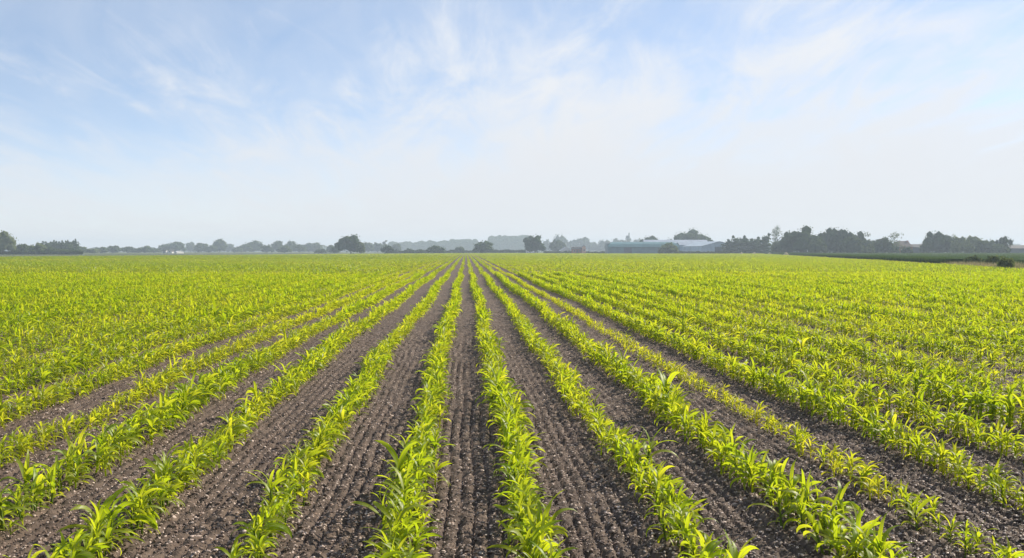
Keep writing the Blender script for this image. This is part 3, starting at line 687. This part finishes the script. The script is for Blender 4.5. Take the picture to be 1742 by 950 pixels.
# the far woods, which read as one mass
r = np.random.default_rng(5)
def wood(spans, d, name, label):
    Vs, Qs, Ts, o = [], [], [], 0
    for a, b, y0, y1 in spans:
        n = int((b - a) * 110); px = a + (b - a) * r.random(n); f = (px - a) / (b - a)
        prof = y0 + (y1 - y0) * f + 2.2 * (VN[1](px * 0.11, px * 0 + 3) - 0.5) - 2.6 * np.abs(np.sin(px * 0.16 + 2.5 * VN[3](px * 0.05, px * 0 + 5))) + 1.6 * (VN[2](px * 0.35, px * 0 + 8) - 0.5) + 4 * np.clip(1 - (px - a) / 6, 0, 1) ** 2 + 4 * np.clip(1 - (b - px) / 6, 0, 1) ** 2
        dd = d + r.random(n) * 300; ht = EYE + dd * (HOR - prof) / FPX; z = ht * (0.05 + 0.95 * r.random(n) ** 0.6)
        u = (px - 871) / FPX; X = dd * (math.sin(YAW) + u * math.cos(YAW)); Y = dd * (math.cos(YAW) - u * math.sin(YAW))
        pos = np.stack([X, Y, z], -1); nr = r.normal(size=(n, 3)) + [0.2, -0.4, 0.5]; nr /= np.linalg.norm(nr, axis=1)[:, None]
        uu = np.cross(nr, r.normal(size=(n, 3))); uu /= np.linalg.norm(uu, axis=1)[:, None]; vv = np.cross(nr, uu); s = (0.9 + 0.9 * r.random(n))[:, None]
        Vs.append(np.stack([pos - uu * s, pos - vv * s * .7 + nr * s * .3, pos + uu * s, pos + vv * s * .7], 1).reshape(-1, 3)); Qs.append(np.arange(n * 4).reshape(-1, 4) + o); o += n * 4
        Ts.append(np.repeat(np.clip(0.4 + r.normal(0, 0.2, n), 0, 1), 4))
    tag(link(name, np_mesh(name, np.concatenate(Vs), np.concatenate(Qs), mat=M_TREE['mid'], attr={'tint': np.concatenate(Ts)})), label, 'wood', kind='stuff')
wood([(660, 768, 414, 412.5), (760, 815, 409.5, 410.5), (830, 905, 404.5, 403.5)], 1450, 'distant_wood', 'hazy blue wood along the horizon behind the meeting rows')
wood([(-20, 640, 424, 424), (640, 1060, 422, 421), (1230, 1780, 420, 419)], 1650, 'horizon_wood', 'faint low wood closing the horizon below the treeline')

# hedges along the far field edge
def hedge(px0, px1, d0, d1, py, label, tone='dark'):
    n_seg = 14; pts = [at(px0 + (px1 - px0) * i / n_seg, d0 + (d1 - d0) * i / n_seg) for i in range(n_seg + 1)]
    c = (pts[0] + pts[-1]) / 2
    root = thing('hedge', label, 'hedge', (c[0], c[1], -0.1))
    rr = np.random.default_rng(int(px0) + 77); n = int(abs(px1 - px0) * 28)
    f = rr.random(n); X = np.interp(f, np.linspace(0, 1, n_seg + 1), [p[0] for p in pts]) - c[0]; Y = np.interp(f, np.linspace(0, 1, n_seg + 1), [p[1] for p in pts]) - c[1] + rr.normal(0, 0.5, n)
    H = height_at(py, (d0 + d1) / 2) * (0.75 + 0.5 * VN[4](f * abs(px1 - px0) * 0.16, f * 0 + px0)) 
    Z = H * rr.random(n) ** 0.7 + 0.1; pos = np.stack([X, Y, Z], -1)
    nr = rr.normal(size=(n, 3)) + [0.2, -0.3, 0.5]; nr /= np.linalg.norm(nr, axis=1)[:, None]; u = np.cross(nr, rr.normal(size=(n, 3))); u /= np.linalg.norm(u, axis=1)[:, None]; v = np.cross(nr, u); s = (0.22 + 0.3 * rr.random(n))[:, None]
    V = np.stack([pos - u * s, pos - v * s * .7 + nr * s * .3, pos + u * s, pos + v * s * .7], 1).reshape(-1, 3)
    link('foliage', np_mesh('foliage', V, np.arange(n * 4).reshape(-1, 4), mat=M_TREE[tone], attr={'tint': np.repeat(np.clip(0.4 + rr.normal(0, 0.25, n), 0, 1), 4)}), root)
hedge(-5, 140, 430, 430, 427.5, 'low dark hedge in front of the bushes at the left end')
hedge(655, 800, 610, 620, 426.3, 'low dark hedge left of the point where the rows meet')
hedge(800, 905, 615, 600, 426, 'low dark hedge right of the point where the rows meet')
hedge(1312, 1470, 452, 452, 419.5, 'dark undergrowth hedge below the biggest broad tree and the joined crowns')
hedge(1480, 1530, 458, 458, 420, 'short dark hedge below the open airy tree')
hedge(1572, 1722, 448, 448, 419.5, 'dark undergrowth hedge below the trees right of the brown roof')
hedge(925, 1240, 560, 470, 428.4, 'low rough hedge running in front of the barns', 'mid')
for px, d, hw, py, lab in ((1711, 86, 15, 446, 'low green bush in the rough strip near the right edge of the photo'), (1655, 112, 16, 442, 'straggling bush in the rough strip below the pale trees'), (1690, 104, 15, 440.5, 'rounded bush between the straggling one and the low one')):
    tree(px, hw * 0.8, py + 3.5, d, 'round', 'pale', lab, 'bush', 'bush', 'bushes in the rough strip')

# ------------------------------------------------------------------ farm buildings
def box_vf(x0, x1, y0, y1, z0, z1):
    V = np.array([[x, y, z] for z in (z0, z1) for x, y in ((x0, y0), (x1, y0), (x1, y1), (x0, y1))], float)
    return V, np.array([[0, 3, 2, 1], [4, 5, 6, 7], [0, 1, 5, 4], [1, 2, 6, 5], [2, 3, 7, 6], [3, 0, 4, 7]])
def mesh_part(name, VF, mat, parent, smooth=False):
    V, F = [], []; o = 0; T3 = []
    for v, f in VF:
        V.append(np.asarray(v, float)); F.append(np.asarray(f) + o); o += len(v)
    q = [f for f in F if f.shape[1] == 4]; t = [f for f in F if f.shape[1] == 3]
    return link(name, np_mesh(name, np.concatenate(V), np.concatenate(q) if q else None, np.concatenate(t) if t else None, mat=mat, smooth=smooth), parent)
def cladding(name, col, rough=0.5, freq=9.0):
    m, n, l = newmat(name); tc = N(n, 'ShaderNodeTexCoord')
    w = N(n, 'ShaderNodeTexWave'); w.inputs['Scale'].default_value = freq * 0.1; w.bands_direction = 'X'; l.new(tc.outputs['Object'], w.inputs['Vector'])
    z = N(n, 'ShaderNodeTexNoise'); z.inputs['Scale'].default_value = 0.5; z.inputs['Detail'].default_value = 6; l.new(tc.outputs['Object'], z.inputs['Vector'])
    c = mixc(n, l, maprange(n, l, z.outputs[0], 0.3, 0.7), tuple(x * 0.85 for x in col), tuple(x * 1.12 for x in col))
    p = N(n, 'ShaderNodeBsdfPrincipled'); l.new(c, p.inputs['Base Color']); p.inputs['Roughness'].default_value = rough
    b = N(n, 'ShaderNodeBump'); b.inputs['Strength'].default_value = 0.3; b.inputs['Distance'].default_value = 0.03; l.new(w.outputs[0], b.inputs['Height']); l.new(b.outputs[0], p.inputs['Normal'])
    o = N(n, 'ShaderNodeOutputMaterial'); l.new(p.outputs[0], o.inputs[0]); return m
M_TEAL, M_TEALR = cladding('teal_cladding', (0.11, 0.19, 0.215)), cladding('teal_roof', (0.06, 0.15, 0.16))
M_BLUE, M_BLUER = cladding('blue_cladding', (0.19, 0.29, 0.40)), cladding('grey_roof', (0.30, 0.34, 0.40))
M_BLUE2, M_BLUE2R = cladding('slate_cladding', (0.42, 0.52, 0.60)), cladding('slate_roof', (0.32, 0.38, 0.43))
M_WHITE = simple_mat('white_render', (0.55, 0.55, 0.54), 0.7, 0.06); M_DKROOF = simple_mat('dark_tiles', (0.035, 0.033, 0.033), 0.7, 0.25)
M_BRICK = simple_mat('brick', (0.34, 0.14, 0.085), 0.85, 0.2, 3.0); M_PINK = simple_mat('pink_brick', (0.60, 0.38, 0.28), 0.85, 0.15, 3.0)
M_BROWNR = simple_mat('brown_tiles', (0.075, 0.055, 0.05), 0.8, 0.25); M_GLASS = simple_mat('window_glass', (0.03, 0.035, 0.04), 0.1, 0.1, 1.0, 0.6)
M_DOOR = simple_mat('door_paint', (0.10, 0.12, 0.14), 0.5, 0.15); M_TYRE = simple_mat('tyre_rubber', (0.02, 0.02, 0.02), 0.9, 0.1)
M_PAINT = simple_mat('white_paint', (0.78, 0.78, 0.78), 0.3, 0.03, 1.0, 0.5); M_STRAW = simple_mat('straw', (0.48, 0.40, 0.24), 0.9, 0.3, 6.0, 0.1, 0.6)
def gable_building(name, label, cat, px0, px1, d, eave, ridge, depth, wall_m, roof_m, along=True, rz=0.0, doors=(), windows=(), group=None, overhang=0.3, chimney=None, roundness=0.0, hip=0.0):
    """ridge along local x if along, else along local y (gable faces the viewer). local origin at the middle of the front wall"""
    p0, p1 = at(px0, d), at(px1, d); c = (p0 + p1) / 2; L = np.linalg.norm(p1 - p0); ang = math.atan2(p1[1] - p0[1], p1[0] - p0[0]) + rz
    root = thing(name, label, cat, (c[0], c[1], -0.1), ang, group)
    h = L / 2; e, g = eave + 0.1, ridge + 0.1; th = 0.15; oh = overhang
    parts = [box_vf(-h, h, 0, depth, 0, e)]
    prof_n = 9
    if along:
        s = np.linspace(0, 1, prof_n); yy = s * depth
        zz = e + (g - e) * ((1 - np.abs(2 * s - 1)) * (1 - roundness) + roundness * np.sqrt(np.maximum(1 - (2 * s - 1) ** 2, 0)))
        for sx in (-h + 0.01, h - 0.01):
            V = [(sx, a, b - 0.02) for a, b in zip(yy, zz)] + [(sx, depth / 2, e - 0.05)]
            parts.append((V, np.array([[i, i + 1, prof_n] for i in range(prof_n - 1)])))
        mesh_part('wall', parts, wall_m, root)
        yo = -oh + s * (depth + 2 * oh); hx0 = h + oh
        hx = hx0 - hip * np.minimum(1, (zz - e) / (g - e)) ** 2 * 1.0
        V = [(-hx[i], yo[i], zz[i] + 0.03) for i in range(prof_n)] + [(hx[i], yo[i], zz[i] + 0.03) for i in range(prof_n)] + [(-hx[i], yo[i], zz[i] + 0.03 + th) for i in range(prof_n)] + [(hx[i], yo[i], zz[i] + 0.03 + th) for i in range(prof_n)]
        n_ = prof_n; F = []
        for i in range(n_ - 1): F += [[i, i + 1, n_ + i + 1, n_ + i], [2 * n_ + i, 3 * n_ + i, 3 * n_ + i + 1, 2 * n_ + i + 1], [i, 2 * n_ + i, 2 * n_ + i + 1, i + 1], [n_ + i, n_ + i + 1, 3 * n_ + i + 1, 3 * n_ + i]]
        F += [[0, n_, 3 * n_, 2 * n_], [n_ - 1, 3 * n_ - 1, 4 * n_ - 1, 2 * n_ - 1]]
        roof = mesh_part('roof', [(V, np.array(F))], roof_m, root)
    else:
        for sy in (0.01, depth - 0.01): parts.append(([(-h, sy, e - 0.02), (h, sy, e - 0.02), (0, sy, g - 0.02)], np.array([[0, 1, 2]])))
        mesh_part('wall', parts, wall_m, root)
        VF = []
        for sg in (-1, 1):
            xo = sg * (h + oh); zo = e - (g - e) / h * oh
            V = [(xo, -oh, zo + .03), (0, -oh, g + .03), (0, depth + oh, g + .03), (xo, depth + oh, zo + .03)]; V += [(a, b, z + th) for a, b, z in V]
            VF.append((V, np.array([[0, 1, 2, 3], [4, 7, 6, 5], [0, 4, 5, 1], [2, 6, 7, 3], [0, 3, 7, 4], [1, 5, 6, 2]])))
        roof = mesh_part('roof', VF, roof_m, root)
    if chimney:
        x, w, top_, m_ = chimney
        mesh_part('chimney', [box_vf(x - w / 2, x + w / 2, depth * 0.4, depth * 0.4 + w, e, top_), box_vf(x - w / 2 - .06, x + w / 2 + .06, depth * 0.4 - .06, depth * 0.4 + w + .06, top_, top_ + 0.12)], m_, roof)
    for x, w, z1 in doors: mesh_part('door', [box_vf(x - w / 2, x + w / 2, -0.06, -0.003, 0.02, z1)], M_DOOR, root)
    for x, w, z0_, z1 in windows:
        wd = mesh_part('window', [box_vf(x - w / 2 - .08, x + w / 2 + .08, -0.05, -0.003, z0_ - .08, z0_), box_vf(x - w / 2 - .08, x + w / 2 + .08, -0.05, -0.003, z1, z1 + .08), box_vf(x - w / 2 - .08, x - w / 2, -0.05, -0.003, z0_, z1), box_vf(x + w / 2, x + w / 2 + .08, -0.05, -0.003, z0_, z1)], M_PAINT, root)
        mesh_part('pane', [box_vf(x - w / 2, x + w / 2, -0.03, -0.004, z0_, z1)], M_GLASS, wd)
    return root
D1 = 500
gable_building('barn', 'long low teal barn with a rounded roof behind the pale round tree', 'barn', 1034, 1156, D1, height_at(421, D1), height_at(412.3, D1), 14, M_TEAL, M_TEALR, True, roundness=0.7, hip=3.2, doors=((-8, 4, 3.2), (9, 4, 3.2)))
gable_building('barn', 'long grey roofed barn with blue side between teal barn and gabled shed', 'barn', 1098, 1206, 545, height_at(417.5, 545), height_at(408.6, 545), 16, M_BLUE, M_BLUER, True, roundness=0.1)
gable_building('barn', 'blue grey shed with its wide low gable facing the field', 'barn', 1192, 1256, 505, height_at(419.5, 505), height_at(411.3, 505), 30, M_BLUE2, M_BLUE2R, False, rz=0.16, doors=((0, 5, 3.6),))
gable_building('cottage', 'small brick cottage with dark roof and pink gable end', 'house', 973, 991, 540, 2.4, height_at(421.0, 540), 5, M_BRICK, M_DKROOF, True, windows=((-1.6, 0.9, 1.1, 2.0), (1.5, 0.9, 1.1, 2.0)), doors=((0, 0.9, 2.0),), overhang=0.15)
gable_building('outhouse', 'narrow tall pink brick end standing right of the dark cottage roof', 'outhouse', 990.8, 996.5, 537, height_at(420.6, 537), height_at(418.6, 537), 5.5, M_PINK, M_BROWNR, False, windows=((0, 0.7, 1.6, 2.4),), overhang=0.08)
gable_building('shed', 'low shed with a bright white sloping roof left of the brick cottage', 'shed', 954, 971.5, 600, height_at(427, 600), height_at(421, 600), 5, M_WHITE, M_WHITE, False, rz=0.1, doors=((0, 1.6, 1.8),))
gable_building('white_cottage', 'tiny white gabled cottage under the grey green tree on the left', 'house', 284.5, 292.5, 640, height_at(428.3, 640), height_at(425.4, 640), 6, M_WHITE, M_DKROOF, False, windows=((0, 0.8, 0.9, 1.7),), overhang=0.1)
gable_building('white_shed', 'small white shed left of the tiny white cottage', 'shed', 276, 282.5, 640, height_at(428, 640), height_at(426, 640), 4, M_WHITE, M_DKROOF, True, overhang=0.05, doors=((0, 0.9, 1.6),))
gable_building('outbuilding', 'low outbuilding with a slanting white roof right of the tiny cottage', 'shed', 294.5, 302, 640, height_at(429.6, 640), height_at(427.6, 640), 6, M_WHITE, M_WHITE, True, rz=-0.5, overhang=0.1, doors=((0, 0.9, 1.5),))
gable_building('farmhouse', 'house with a brown hipped looking roof behind the low bush on the right', 'house', 1529, 1552, 440, height_at(421, 440), height_at(410.8, 440), 9, M_BRICK, M_BROWNR, True, hip=1.6, windows=((-1.5, 1, 1.0, 2.1), (1.5, 1, 1.0, 2.1)), chimney=(2.2, 0.7, height_at(409.5, 440), M_BRICK))
gable_building('barn', 'long low dark roofed building between the brown roof and the dark peaked tree', 'barn', 1548, 1574, 455, height_at(421.5, 455), height_at(416.3, 455), 9, M_DOOR, M_DKROOF, True, doors=((0, 2.2, 1.9),))
gable_building('barn', 'long dark roofed building at the right edge beyond the last round tree', 'barn', 1719, 1775, 440, height_at(423.5, 440), height_at(418.2, 440), 9, M_DOOR, M_DKROOF, True, doors=((0, 2.2, 1.9),), chimney=(-6.9, 0.5, height_at(417, 440), M_BRICK))
# white van below the tall dark tree
def wheel_vf(cx, cz, y0, y1, rad, k=14):
    a = np.arange(k) * 2 * np.pi / k; V = [(cx + rad * math.cos(t), y0, cz + rad * math.sin(t)) for t in a] + [(cx + rad * math.cos(t), y1, cz + rad * math.sin(t)) for t in a] + [(cx, y0, cz), (cx, y1, cz)]
    return [(V, np.array([[i, (i + 1) % k, k + (i + 1) % k, k + i] for i in range(k)])), (V, np.array([[i, 2 * k, (i + 1) % k] for i in range(k)] + [[k + i, k + (i + 1) % k, 2 * k + 1] for i in range(k)]))]
def van(px, d, label):
    p = at(px, d); root = thing('parked_van', label, 'van', (p[0], p[1], -0.1), 0.15)
    prof = [(-2.4, 0.35), (2.1, 0.35), (2.4, 0.5), (2.4, 1.0), (2.25, 1.15), (1.55, 1.28), (0.95, 2.0), (0.8, 2.08), (-2.3, 2.08), (-2.4, 1.98)]
    n = len(prof); V = [(x, 0, z) for x, z in prof] + [(x, 1.85, z) for x, z in prof] + [(0, 0, 1.0), (0, 1.85, 1.0)]
    F = np.array([[i, (i + 1) % n, n + (i + 1) % n, n + i] for i in range(n)]); C = np.array([[i, (i + 1) % n, 2 * n] for i in range(n)] + [[n + i, n + (i + 1) % n, 2 * n + 1] for i in range(n)])
    mesh_part('body', [(V, F), (V, C)], M_PAINT, root)
    mesh_part('side_window', [([(0.35, -0.012, 1.3), (1.4, -0.012, 1.3), (0.92, -0.012, 1.9), (0.35, -0.012, 1.9)], np.array([[0, 1, 2, 3]]))], M_GLASS, root)
    mesh_part('windscreen', [([(1.56, 0.1, 1.3), (1.56, 1.75, 1.3), (0.99, 1.75, 1.98), (0.99, 0.1, 1.98)], np.array([[0, 1, 2, 3]]))], M_GLASS, root)
    for x in (-1.55, 1.55):
        for y0, y1 in ((-0.03, 0.2), (1.65, 1.88)): mesh_part('wheel', wheel_vf(x, 0.33, y0, y1, 0.33), M_TYRE, root)
van(902.5, 590, 'small white van parked under the tall dark tree')
# white panel gate-end left of the hedge, pale straw heaps near the conifers
def heap(px, d, w, h, label):
    p = at(px, d); rr = np.random.default_rng(int(px)); na, nr = 18, 7; V = [(0, 0, h)]
    for i in range(1, nr + 1):
        f = i / nr
        for j in range(na):
            a = j * 6.2832 / na; q = 1 + 0.12 * rr.normal(); V.append((w / 2 * f * q * math.cos(a), w / 2 * f * q * math.sin(a), max(-0.05, h * (1 - f ** 1.8) * (1 + 0.08 * rr.normal()))))
    F3 = np.array([[0, 1 + j, 1 + (j + 1) % na] for j in range(na)]); F4 = np.array([[1 + i * na + j, 1 + i * na + (j + 1) % na, 1 + (i + 1) * na + (j + 1) % na, 1 + (i + 1) * na + j] for i in range(nr - 1) for j in range(na)])
    o = link('straw_heap', np_mesh('straw_heap', np.array(V), F4 + 0, F3, mat=M_STRAW, smooth=True), None, (p[0], p[1], -0.1))
    # F4 indexes start at ring one
    tag(o, label, 'heap', 'pale heaps beyond the cereal')
for px, d, w, h, lab in ((1337, 330, 2.2, 1.1, 'pale straw coloured heap below the biggest broad tree'), (1261, 440, 1.8, 0.95, 'small pale heap at the foot of the second crooked conifer'), (1283, 440, 2.0, 0.95, 'small pale heap at the foot of the third crooked conifer'), (1309, 430, 2.0, 0.95, 'small pale heap left of the bush under the airy tree')):
    heap(px, d, w, h, lab)

# ------------------------------------------------------------------ the air
hz = box_vf(-2000, 2000, -250, 2500, -1.2, 26)
hm, hn, hl = newmat('haze')
pv = N(hn, 'ShaderNodeVolumePrincipled'); pv.inputs['Color'].default_value = (0.74, 0.88, 1.0, 1); pv.inputs['Density'].default_value = 0.0005; pv.inputs['Anisotropy'].default_value = 0.1
ho = N(hn, 'ShaderNodeOutputMaterial'); hl.new(pv.outputs[0], ho.inputs['Volume'])
hm.cycles.homogeneous_volume = True
tag(link('haze', np_mesh('haze', hz[0], hz[1], mat=hm)), 'thin pale summer haze lying over the whole plain', 'haze', kind='stuff')
